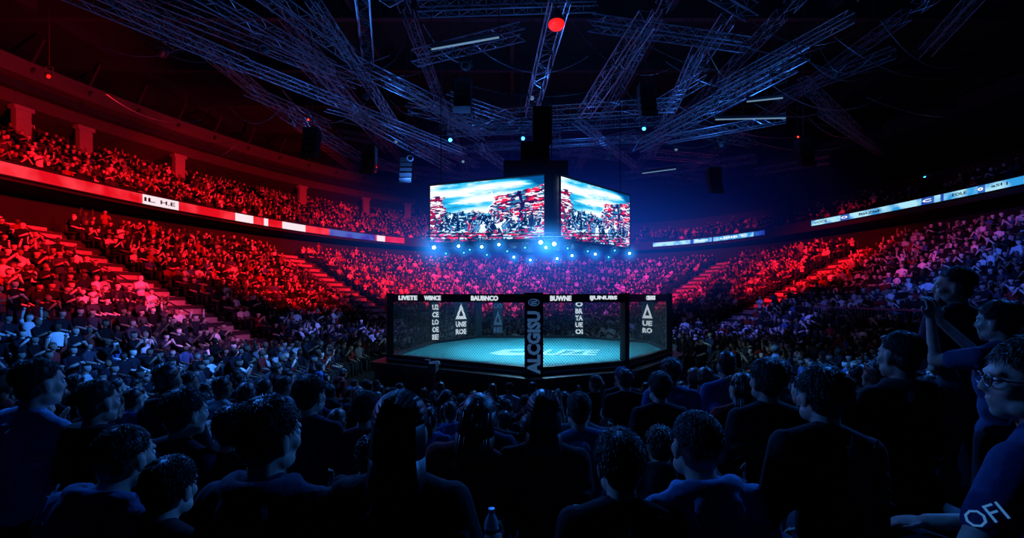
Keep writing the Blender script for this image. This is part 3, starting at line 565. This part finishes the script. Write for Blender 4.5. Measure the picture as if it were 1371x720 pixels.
HEROES=[
 (350,538,1.45,'short',(.02,.012,.008,1),(.02,.03,.06,1),P(REST,yaw=-22,sleeve=1.2,hood=1,tilt=4),'man with short tousled hair turned right, large at the lower left of centre'),
 (531,531,1.45,'long',(.006,.005,.005,1),BK,P([((-.235,.07,.17),(-.13,.33,.11)),((.27,.14,.10),(.28,.33,.13))],yaw=3,curl=.9,hdir=[(0.3,1,0),(-.1,.6,.7)]),'person with long straight black hair seen from behind, holding a bottle'),
 (838,586,1.45,'short',(.008,.007,.007,1),BK,P(REST,lean=10,tilt=-6,yaw=8),'dark-haired person with rounded head low at bottom centre-right'),
 (985,575,1.45,'cropped',(.03,.03,.04,1),(.08,.2,.4,1),P([((-.36,.02,.33),(-.42,.28,.36)),((.235,.07,.17),(.13,.33,.11))],lean=16,sleeve=1.2,yaw=10,hood=1,side=-6),'person in blue long-sleeved top leaning forward, elbow out, at bottom right'),
 (1120,590,1.45,'short',(.008,.008,.008,1),BK,P(REST,lean=14,sleeve=1.2,yaw=5,side=5),'person in black bowed forward beside the corner person in printed shirt'),
 (60,592,1.45,'cropped',(.01,.01,.01,1),(.05,.12,.26,1),P(REST,lean=20,sleeve=1.2,yaw=-4,hood=1,side=6),'person in blue top bent low in the bottom left corner'),
 (178,640,1.45,'short',(.01,.01,.01,1),BK,P(REST,lean=14,sleeve=1.2,yaw=0,tilt=5),'person in black bent low between the bottom left corner and tousled-haired man'),
 (728,527,2.3,'long',(.006,.005,.005,1),BK,P(REST,yaw=0),'person with long black hair, straight in front of the cage post'),
 (1032,483,2.3,'short',(.012,.01,.009,1),BK,P(REST,yaw=6,sleeve=1.2),'dark-haired man in black, broad shoulders, right of the cage'),
 (1215,446,2.3,'cropped',(.01,.009,.009,1),BK,P(CLAP,yaw=6,sleeve=1.2,hood=1,tilt=5),'tall person in black top, head beside the right guard rail'),
 (215,524,2.3,'short',(.012,.01,.008,1),(.015,.02,.04,1),P(REST,yaw=-18,lean=8,side=4),'man in profile with short dark hair behind the tousled-haired man'),
 (28,482,2.3,'cropped',(.02,.015,.012,1),(.17,.36,.65,1),P([((-.3,.12,.25),(-.1,.4,.3)),((.34,.1,.28),(.12,.4,.32))],yaw=-8,sleeve=1.2,side=5),'person in light blue long-sleeved shirt at the left edge, arms folded up'),
 (120,512,2.3,'cropped',(.02,.015,.01,1),BK,P(REST,yaw=-4,hood=1,tilt=-5),'person in black with cropped hair between two men at the left'),
 (290,548,2.3,'short',(.01,.008,.008,1),BK,P(REST,yaw=4,lean=10),'person in black between two left men, head low behind the tousled-haired man'),
 (487,526,3.15,'cropped',(.02,.015,.01,1),(.4,.02,.07,1),P(REST,yaw=-12),'person in dark red shirt with cropped hair left of the long-haired person'),
 (646,530,3.15,'cropped',(.03,.02,.015,1),(.02,.03,.06,1),P(REST,tilt=5),'person in navy shirt between the two long-haired people'),
 (410,492,3.15,'short',(.02,.015,.01,1),(.02,.03,.07,1),P(REST,yaw=-10),'short-haired person in navy behind the tousled-haired man'),
 (786,527,3.15,'cropped',(.02,.015,.01,1),(.05,.11,.22,1),P(REST,yaw=8,side=-5),'cropped-haired person in blue just right of the central long-haired person'),
 (885,500,3.15,'short',(.02,.015,.01,1),(.015,.015,.02,1),P(REST,yaw=5),'short-haired person in black below the right side of the cage'),
 (1125,515,2.3,'long',(.03,.02,.014,1),(.04,.05,.1,1),P(REST,yaw=14,tilt=-5),'person with long brown hair between two men in black at right'),
 (1287,358,3.15,'cropped',(.012,.01,.01,1),(.02,.03,.05,1),P([((-.235,.07,.17),(-.13,.33,.3)),((.24,.1,.2),(.1,.33,.32))],stand=1,yaw=42),'tall standing bearded man in profile at upper right of the near crowd'),
 (1348,404,2.3,'short',(.02,.015,.01,1),(.03,.08,.18,1),P([((-.25,.2,.42),(-.22,.24,.68)),((.2,.24,.40),(-.12,.28,.68))],stand=1,yaw=20,sleeve=.55,hdir=[(.15,.1,1),(-.15,.1,1)]),'standing person clapping raised hands near the right edge'),
 (1414,458,1.2,'short',(.03,.02,.015,1),(.012,.035,.11,1),P([((-.37,.06,.22),(-.20,.28,.06)),((.235,.07,.17),(.13,.33,.11))],yaw=34,sleeve=.6),'man with glasses and printed blue shirt filling the bottom right corner'),
]
used=[]; ind=0
for h in HEROES:
    px,ty,Y,hr_,hcl,sc_,ps,lb=h; i=int(round((Y-1.45)/.85)); i=max(0,i); X=(px-CX)/F*Y; zt=CZ-(ty-HY)/F*Y; tr=tread(i,X); H0=1.71 if ps.get('stand') else 1.31
    if ps.get('lean',3)>12: H0-=.04
    s=(zt-tr)/H0
    if not ps.get('stand'): s=min(s,1.12)
    s=max(.84,s); T=person_meshes(ps,.0075 if Y<2 else .01,True); rz=math.atan2(-(.9-X),16-Y)+(0.45 if Y<1.3 else 0)
    b=place(T,(X,Y,tr),rz,s,hr_,hcl,sc_,R.choice(SKINS[:2]),lb,'spectators nearest the camera',True,.93 if px<1400 else 1.); used.append((X,i)); ind+=1
    if hr_=='long' and px<600: bot=(b,T,s,rz)
    if px==1287:
        bd=MB(); bd.ell((0,.045,-.085),(.052,.05,.045),14,10); bd.ell((0,.075,-.062),(.028,.02,.012),12,8); o=bpy.data.objects.new('beard',remesh(bd,.008,1,M['hair'],'beard')); C.objects.link(o); o.parent=b; o.location=T['hc']; o.rotation_euler=T['hr'].to_euler(); o.color=hcl
    if px==1414:
        hc,hrm=T['hc'],T['hr']; g=MB()
        for sd in (-1,1):
            for q in range(12):
                a0=2*PI*q/12;a1=2*PI*(q+1)/12; f=lambda a:hc+hrm@V((sd*.033+.024*math.cos(a),.097,.002+.018*math.sin(a))); g.bar(f(a0),f(a1),.0022,n=4)
            g.bar(hc+hrm@V((sd*.057,.097,.006)),hc+hrm@V((sd*.083,.0,.004)),.0022,n=4)
        g.bar(hc+hrm@V((-.009,.099,.006)),hc+hrm@V((.009,.099,.006)),.0022,n=4); o=bpy.data.objects.new('glasses',g.mesh('glasses',M['black'])); C.objects.link(o); o.parent=b
        bv=BVHTree.FromPolygons([v.co[:] for v in T['shirt'].vertices],[p_.vertices[:] for p_ in T['shirt'].polygons])
        mw=Matrix.Translation((X,Y,tr))@Matrix.Rotation(rz,4,'Z')@Matrix.Scale(s,4); inv=mw.inverted(); camp=inv@V((0,0,CZ))
        best=None
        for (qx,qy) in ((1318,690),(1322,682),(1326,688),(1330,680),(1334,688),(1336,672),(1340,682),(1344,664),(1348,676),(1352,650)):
            tgt=inv@at(qx,qy,1.12); dr=(tgt-camp).normalized(); tm=textmesh('OFI',M['glow_shirtprint'],.085,.042,.0); xd=dr.cross(V((0,0,1))).normalized(); up=xd.cross(dr).normalized(); xr=(xd*.8+up*.6).normalized(); ur=(up*.8-xd*.6).normalized(); hits=0
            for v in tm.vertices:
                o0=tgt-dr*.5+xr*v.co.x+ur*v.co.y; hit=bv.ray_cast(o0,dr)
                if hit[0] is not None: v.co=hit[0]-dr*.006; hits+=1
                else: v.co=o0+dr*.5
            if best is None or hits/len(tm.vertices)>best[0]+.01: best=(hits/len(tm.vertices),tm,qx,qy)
        if best[0]>.97: o=bpy.data.objects.new('glowing_shirt_print',best[1]); C.objects.link(o); o.parent=b  # lettering glows; the blue light on it is put into its emission
b,T,s,rz=bot; L=Matrix.Rotation(-math.radians(3),3,'X'); w=V((0,0,.53))+L@V((.28,.33,.13))+V((-.02,.075,.06)); w=V((w.x*.93,w.y*.93,w.z)); wp=V(b.location)+Matrix.Rotation(rz,3,'Z')@(w*s)
K_=.85
t=empty('water_bottle',wp-V((0,0,.085)),'small clear plastic water bottle held up by the long-haired person','bottle'); rg=lambda z,r:[wp+V((K_*r*math.cos(2*PI*i/16),K_*r*math.sin(2*PI*i/16),K_*z)) for i in range(16)]
bm_=MB().loft([rg(z,r) for z,r in ((-.1,.028),(-.09,.034),(-.03,.033),(-.02,.031),(-.01,.033),(.05,.034),(.08,.024),(.095,.014),(.1,.014))]).build('bottle_body',M['plastic'],t,True); MB().loft([rg(z,.016) for z in (.1,.12)]).build('bottle_cap',M['alu'],t); MB().loft([rg(z,.0355) for z in (-.02,.03)]).build('paper_label',M['pad'],t)
TPL=[person_meshes(p,.015,False) for p in (P(REST),P(REST,yaw=25,sleeve=1.2,tilt=5),P(REST,yaw=-25,lean=8,side=4),P(CLAP,tilt=-4),P(PHONE,sleeve=1.2),P(REST,lean=24,sleeve=1.2,hood=1),P(CHIN,yaw=-12,side=-6,tilt=-8),P(ONEUP),P(REST,side=8,tilt=6,lean=6),P(REST,side=-7,tilt=-9,yaw=14,sleeve=1.2,hood=1))]
seats=[]  # x,y,z,rz,zone,row
for i,y in enumerate(ROWY):
    x=-min(12.5,1.3*y+1.1)
    while x<min(14.5,1.3*y+1.1):
        xx=x+R.uniform(-.08,.08); yy=y+R.uniform(-.07,.07)
        if not any(j==i and abs(xx-ux)<.36 for ux,j in used) and not (i==0 and (abs(xx)>1.3 or -.2<xx<.15)) and not (i<7 and (abs(xx-1)<.15 or abs(xx+2)<.15)):
            seats.append((xx,yy,tread(i,xx),math.atan2(-(.9-xx)*.6,16-yy)+R.uniform(-.22,.22),'near',i))
        x+=.48 if i<3 else .43
for k in range(28):
    r=7.3+.95*k; n=int(2*PI*r/.52)
    for q in range(n):
        a=2*PI*(q+.3*(k%2))/n; x=.9+r*math.cos(a); y=16.2+r*math.sin(a)
        if y<9.9 or y>50 or (k>2 and abs(((a+.2)%(PI/4))-PI/8)*r<.5): continue
        j=int(np.argmin((PX-x)**2+(PY-y)**2)); dd=(x-PX[j])*NX[j]+(y-PY[j])*NY[j]
        if dd<14.1 or dd>60: continue
        x+=R.uniform(-.05,.05); seats.append((x,y+R.uniform(-.05,.05),0.,math.atan2(-(.9-x),16.2-y)+R.uniform(-.15,.15),'ringL' if x<.9 else 'ringR',k))
PIL=[pp(find(px,-7.4),-7.4) for px in PPX]
def bowlrows(rows,zone,dens,ok):
    for k,(d,z) in enumerate(rows):
        acc=0; px_,py_=None,None
        for i in range(0,NS):
            x=PX[i]+NX[i]*d; y=PY[i]+NY[i]*d
            if px_ is not None: acc+=math.hypot(x-px_,y-py_)
            px_,py_=x,y
            if acc>=.5:
                acc-=.5
                if y<3 or abs(x/y)>1.3 or (y<9.1 and -15.3<x<17.3): continue
                if zone=='low' and any(math.hypot(x-pp(a,d).x,y-pp(a,d).y)<w_+.25 for a,w_ in zip(AIS,AWS)): continue
                if zone=='up' and min(math.hypot(x-p.x,y-p.y) for p in PIL)<.95: continue
                if not ok(i) or R.random()>dens: continue
                seats.append((x+R.uniform(-.05,.05),y+R.uniform(-.05,.05),z,math.atan2(-NX[i],NY[i])+R.uniform(-.3,.3),zone,k))
bowlrows(LOW,'low',.98,lambda i:True); mid=near_i(4,57.5)
bowlrows(UP,'up',.97,lambda i:i<mid); bowlrows(UP[:4],'up',.5,lambda i:i>=mid)
def dist(s): return math.hypot(s[0],s[1])
inview=[s for s in seats if s[1]>.8 and abs(s[0]/s[1])<1.12 and not(abs(s[0]-.9)<4.6 and s[1]>14)]
inview.sort(key=dist); ilist=inview[:300-ind]; INDS=set(id(s) for s in ilist)
ch=dict(seat=MB().box((0,-.02,.43),(.44,.42,.045)).mesh('seat',M['seat']),backrest=MB().box((0,-.24,.60),(.44,.035,.26),Matrix.Rotation(.12,3,'X')).mesh('backrest',M['seat']))
legs=[MB().bar((sx*.2,sy*.19-.02,.42),(sx*.21,sy*.22-.02,0),.013).mesh('leg',M['steel']) for sx in (-1,1) for sy in (-1,1)]; sup=[MB().bar((s*.21,-.2,.42),(s*.21,-.26,.73),.013).mesh('back_support',M['steel']) for s in (-1,1)]
def chair(loc,rz,low=False):
    t=bpy.data.objects.new('backless_stool' if low else 'folding_chair',None); C.objects.link(t); t.location=loc; t.rotation_euler=(0,0,rz)
    if low: tag(t,'dark backless stool hidden under one of the nearest seated spectators','stool','stools under the nearest spectators')
    else: tag(t,'dark folding chair hidden beneath a seated spectator in the near rows','chair','chairs under the near spectators')
    for nm,me in [('seat',ch['seat'])]+([] if low else [('backrest',ch['backrest'])]+[('back_support',m) for m in sup])+[('leg',m) for m in legs]:
        o=bpy.data.objects.new(nm,me); C.objects.link(o); o.parent=t
ordn={}
rows_={}
for s in ilist: rows_.setdefault((s[4],s[5]),[]).append((s[0] if s[4]=='near' else dist(s),id(s)))
for (X,i) in used: rows_.setdefault(('near',i),[]).append((X,None))
for k_,l_ in rows_.items():
    for n,(a,b_) in enumerate(sorted(l_,key=lambda t:t[0])): ordn[b_]=n+1
for s in ilist:
    x,y,z,rz,zone,row=s; n=ordn[id(s)]
    hn=R.choices(['short','long','ponytail','cropped','cap'],[5,2.2,1,4,.5])[0]; sn,scol=R.choice(SH); hcn,hcol=R.choices(HC,[5,4,2,.6])[0]; ti=R.choices(range(10),[4,3,3,1.2,.6,2.5,1.4,.25,3,3])[0]
    if zone=='near' and row<4 and ti in (4,7): ti=0
    if zone=='near' and row<4 and sn=='white': sn,scol=SH[0]
    hw={'short':'short hair','long':'long hair','ponytail':'ponytail','cropped':'cropped hair','cap':'cap'}[hn]
    if hn=='cap': hcol=R.choice([(.015,.015,.02,1),(.15,.02,.02,1),(.02,.04,.12,1)])
    if zone=='near': lb='person in %s shirt, %s, %s from left, %s row from camera'%(sn,hw,nth(n),nth(row+1)); g='spectators in the near rows'
    else: lb='person in %s shirt, %s, %s along %s floor row %s of cage'%(sn,hw,nth(n),nth(row+1),'left' if zone=='ringL' else 'right'); g='spectators on the arena floor'
    place(TPL[ti],(x,y,z),rz,R.uniform(.86,1.05),hn,hcol,scol,R.choice(SKINS),lb,g,False,R.uniform(.86,1.0))
    if zone=='near': chair((x,y,z),rz,row<3)
for (X,i),h in zip(used,HEROES):
    if not h[6].get('stand') and h[2]>1.3: chair((X,h[2],tread(i,X)),math.atan2(-(.9-X),16-h[2]),True)
rest=[s for s in seats if id(s) not in INDS and not(s[4]=='near' and s[1]<2.5 and abs(s[0]/s[1])<1.2)]
# ---- low detail crowd as one object
def lowtpl(kind):
    mb=MB(); ids=[]
    def mark(c): ids.extend([c]*(len(mb.f)-len(ids)))
    dz=.4 if kind==2 else 0
    n0=len(mb.f); mb.ell((0,.02,1.19+dz),(.085,.1,.122),8,6)
    for f in mb.f[n0:]:
        c=sum((mb.v[i] for i in f),V((0,0,0)))/len(f); ids.append(1 if (c.z>1.235+dz or c.y<-.02) else 0)
    mb.bar((0,0,1.0+dz),(0,.01,1.12+dz),.055,n=5); mark(0)
    rg=[]
    for z,rx,ry in ((.45,.17,.13),(.7,.15,.11),(.9,.2,.12),(.99,.19,.1),(1.04,.08,.07)): rg.append([V((rx*math.cos(2*PI*i/8),ry*math.sin(2*PI*i/8),z+dz)) for i in range(8)])
    mb.loft(rg); mark(2)
    for s in (-1,1):
        sh=V((s*.2,0,.97+dz))
        if kind==0: e,w=V((s*.25,.07,.72)),V((s*.13,.32,.64))
        elif kind==1: e,w=V((s*.22,.2,.82)),V((s*.04,.3,1.05))
        elif kind==3: e,w=V((s*.3,.08,1.15)),V((s*.26,.12,1.42))
        else: e,w=V((s*.23,.12,1.12)),V((s*.05,.3,1.25))
        mb.bar(sh,e,.06,.05,n=5); mark(2); mb.bar(e,w,.042,.035,n=5); mark(0); mb.ell(w+(w-e).normalized()*.05,(.04,.05,.04),5,4); mark(0)
        if kind==2: mb.bar((s*.09,0,.9),(s*.11,0,.05),.09,.055,n=5)
        else: mb.bar((s*.09,0,.52),(s*.13,.43,.52),.09,.07,n=5); mb.bar((s*.13,.43,.52),(s*.13,.42,.05),.07,.05,n=5)
        mark(3)
    tri=[];tid=[]
    for f,i_ in zip(mb.f,ids):
        for k in range(1,len(f)-1): tri.append((f[0],f[k],f[k+1])); tid.append(i_)
    return np.array([v[:] for v in mb.v]),np.array(tri),np.array(tid)
LT=[lowtpl(k) for k in range(4)]
rs=np.random.RandomState(4)
VV=[];TT=[];CC=[]; off=0
kinds=rs.choice(4,len(rest),p=[.66,.20,.08,.06]); shc=np.array([(.008,.008,.01),(.01,.01,.014),(.012,.012,.02),(.02,.02,.03),(.05,.05,.07),(.95,.95,.95),(.9,.9,.95),(.3,.03,.03),(.06,.12,.3),(.35,.35,.4)]); skn=np.array([(.6,.45,.38),(.42,.3,.24),(.25,.17,.12),(.9,.75,.68),(.1,.07,.05)]); hrc=np.array([(.006,.006,.006),(.012,.01,.01),(.02,.014,.01),(.15,.11,.07)])
for kk in range(4):
    v,t,ti=LT[kk]; idx=np.where(kinds==kk)[0]; n=len(idx)
    if not n: continue
    P_=np.array([rest[i][:4] for i in idx]); sc=rs.uniform(.86,1.06,n); co=np.cos(P_[:,3]);si=np.sin(P_[:,3]); fl=np.array([rest[i][4] in('ringL','ringR','near') for i in idx])
    vx=v[None,:,0]*sc[:,None]; vy=v[None,:,1]*sc[:,None]; X=vx*co[:,None]-vy*si[:,None]+P_[:,0:1]; Y=vx*si[:,None]+vy*co[:,None]+P_[:,1:2]; Z=v[None,:,2]*sc[:,None]+P_[:,2:3]
    VV.append(np.stack([X,Y,Z],2).reshape(-1,3)); TT.append((t[None]+(np.arange(n)*len(v))[:,None,None]).reshape(-1,3)+off); off+=n*len(v)
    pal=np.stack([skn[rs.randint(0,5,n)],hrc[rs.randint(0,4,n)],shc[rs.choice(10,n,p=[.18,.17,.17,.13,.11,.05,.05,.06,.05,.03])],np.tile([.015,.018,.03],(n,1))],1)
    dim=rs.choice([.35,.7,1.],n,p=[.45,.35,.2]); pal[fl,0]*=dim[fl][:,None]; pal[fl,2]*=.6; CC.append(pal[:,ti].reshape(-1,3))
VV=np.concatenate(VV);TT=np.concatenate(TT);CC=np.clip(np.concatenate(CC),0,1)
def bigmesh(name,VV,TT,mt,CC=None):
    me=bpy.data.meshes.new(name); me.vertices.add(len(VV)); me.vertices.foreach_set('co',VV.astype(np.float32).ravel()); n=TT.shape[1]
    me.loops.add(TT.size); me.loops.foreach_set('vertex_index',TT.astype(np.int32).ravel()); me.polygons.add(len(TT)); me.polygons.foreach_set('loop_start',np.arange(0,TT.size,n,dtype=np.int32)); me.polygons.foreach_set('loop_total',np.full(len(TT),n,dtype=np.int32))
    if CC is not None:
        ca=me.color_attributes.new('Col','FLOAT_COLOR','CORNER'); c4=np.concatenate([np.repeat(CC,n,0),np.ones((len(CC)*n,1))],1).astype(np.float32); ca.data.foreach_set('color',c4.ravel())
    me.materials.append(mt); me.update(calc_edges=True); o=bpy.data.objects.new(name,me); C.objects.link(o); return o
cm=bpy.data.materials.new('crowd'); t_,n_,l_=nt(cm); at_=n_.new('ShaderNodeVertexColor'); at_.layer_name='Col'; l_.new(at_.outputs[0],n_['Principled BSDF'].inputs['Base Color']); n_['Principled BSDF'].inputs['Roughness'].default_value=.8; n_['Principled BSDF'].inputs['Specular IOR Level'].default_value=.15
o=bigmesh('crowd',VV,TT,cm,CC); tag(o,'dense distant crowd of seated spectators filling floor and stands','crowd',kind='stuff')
bx=MB().box((0,-.02,.42),(.46,.42,.05)); bx.box((0,-.25,.66),(.46,.05,.42)); bx.box((0,-.1,.2),(.06,.3,.4)); sv=np.array([v[:] for v in bx.v]); sf=np.array(bx.f)
P_=np.array([s[:4] for s in rest if s[4]!='near']); co=np.cos(P_[:,3]);si=np.sin(P_[:,3]); X=sv[None,:,0]*co[:,None]-sv[None,:,1]*si[:,None]+P_[:,0:1]; Y=sv[None,:,0]*si[:,None]+sv[None,:,1]*co[:,None]+P_[:,1:2]; Z=sv[None,:,2]+P_[:,2:3]
o=bigmesh('arena_seats',np.stack([X,Y,Z],2).reshape(-1,3),(sf[None]+(np.arange(len(P_))*len(sv))[:,None,None]).reshape(-1,4),M['seat']); tag(o,'rows of dark plastic seats under the distant crowd','seats',kind='stuff')
# ------------------------------------------------------------------ haze glow, painted as emissive volumes
hz=MB().ell((0,0,0),1.,24,16); m=glow_haze_mat('painted_haze',(.01,.16,1.),.09,2.2)  # blue light painted into the volume itself, strongest at its centre
o=bpy.data.objects.new('stage_haze',hz.mesh('stage_haze',m)); C.objects.link(o); o.location=(.9,17.,4.7); o.scale=(10.,7.,3.2); tag(o,'blue haze with painted-in glow around the stage lights and screens','haze',kind='stuff')
m=glow_haze_mat('far_painted_haze',(.006,.05,.8),.014,1.6)  # emissive volume painting faint blue light over the far end
o=bpy.data.objects.new('roof_haze',hz.mesh('roof_haze',m)); C.objects.link(o); o.location=(4.5,34.,8.5); o.scale=(22.,13.,8.); tag(o,'faint deep blue painted haze glow behind and right of the hanging screens','haze',kind='stuff')
# ------------------------------------------------------------------ lights
def spot(loc,tgt,col,P_,ang,bl=.5,sz=.15):
    l=bpy.data.lights.new('spot','SPOT'); l.energy=P_; l.color=col; l.spot_size=math.radians(ang); l.spot_blend=bl; l.shadow_soft_size=sz
    o=bpy.data.objects.new('beam_lamp',l); C.objects.link(o); o.location=loc; o.rotation_euler=(V(tgt)-V(loc)).to_track_quat('-Z','Y').to_euler()
RED=(1,.006,.012); BLU=(.025,.22,1.); CYA=(.32,.78,1.)
spot((-7,14,9.9),(-21,18,5.4),RED,19000,68,.9); spot((-6,24,9.9),(-20,32,4.8),RED,19000,64,.8); spot((-3,32,9.9),(-14,46,5.),RED,20000,64,.8)
spot((-13,17,9.6),(-30,26,12.4),RED,9500,66,.6); spot((-10,30,9.6),(-24,43,12.4),RED,9500,64,.6); spot((-17,22,9.8),(-31,30,16.),RED,900,70)
spot((-2,13,9),(-11,15.5,-.2),(.06,.25,1.),6000,46,.9); spot((-2,22,9),(-9,25,-.5),(.14,.2,1.),4600,44,.9); spot((-5,14,8),(-14,19,1.2),(.9,.10,.5),2600,44,.9)
spot((0,32,10.),(-2,55,4.5),(1.,.03,.25),15000,66,.8); spot((6,32,10.),(10,55,4.5),(.55,.04,.6),11000,62,.8); spot((12,26,9.8),(22.5,34.5,4.8),RED,17000,50,.8); spot((6,32,10.),(18,49,4.5),(1.,.01,.08),14000,52,.8)
spot((11,20,10),(24,27,5.),(1.,.01,.06),3200,40,.9)
spot((9,15,10),(23,20,5),(.04,.13,1.),4800,56,.9); spot((4,22,10),(12,26,.5),(.09,.15,1.),4800,54,.8)
spot((1,14.5,9.),(0,4.5,1.5),BLU,3300,74); spot((-9,10.5,8.5),(-3,3,2),BLU,1600,60); spot((10,11,8.5),(2.5,3,2.2),BLU,1700,60); spot((-3,12,8.),(-9,9,1),BLU,4600,80); spot((5,12,8.),(10,9,1),BLU,4400,80)
spot((7,6.5,7.),(1.4,1.7,2.4),BLU,950,44,.8); spot((-7.5,6.4,7.),(-1.8,2.1,2.2),BLU,850,46,.8)
spot((.9,16,4.9),(.9,16,1.2),CYA,1700,150,.3,.8); spot((.9,13.2,7),(.9,15.5,1.2),CYA,2500,60)
for p,e in (((-2,18,9.3),300),((4,20,9.3),300),((-9,16,9.6),130),((-6,26,9.6),340),((9,22,9.6),340),((0,12,9.6),100),((13,18,9.6),180),((4,28,9.6),380),((-10,9,9.6),70),((11,10,9.6),90)): spot(p,(p[0],p[1],20),(.06,.28,1.),e,168,.3)
w=bpy.data.worlds.new('World'); bpy.context.scene.world=w; w.use_nodes=True; w.node_tree.nodes['Background'].inputs[0].default_value=(.003,.010,.045,1); w.node_tree.nodes['Background'].inputs[1].default_value=.12
cam=bpy.data.cameras.new('Camera'); co_=bpy.data.objects.new('Camera',cam); C.objects.link(co_); co_.location=(0,0,CZ); co_.rotation_euler=(PI/2,0,0); cam.sensor_width=36; cam.lens=F/1371*36; cam.shift_y=(HY-360)/1371; cam.clip_start=.05; cam.clip_end=300
bpy.context.scene.camera=co_
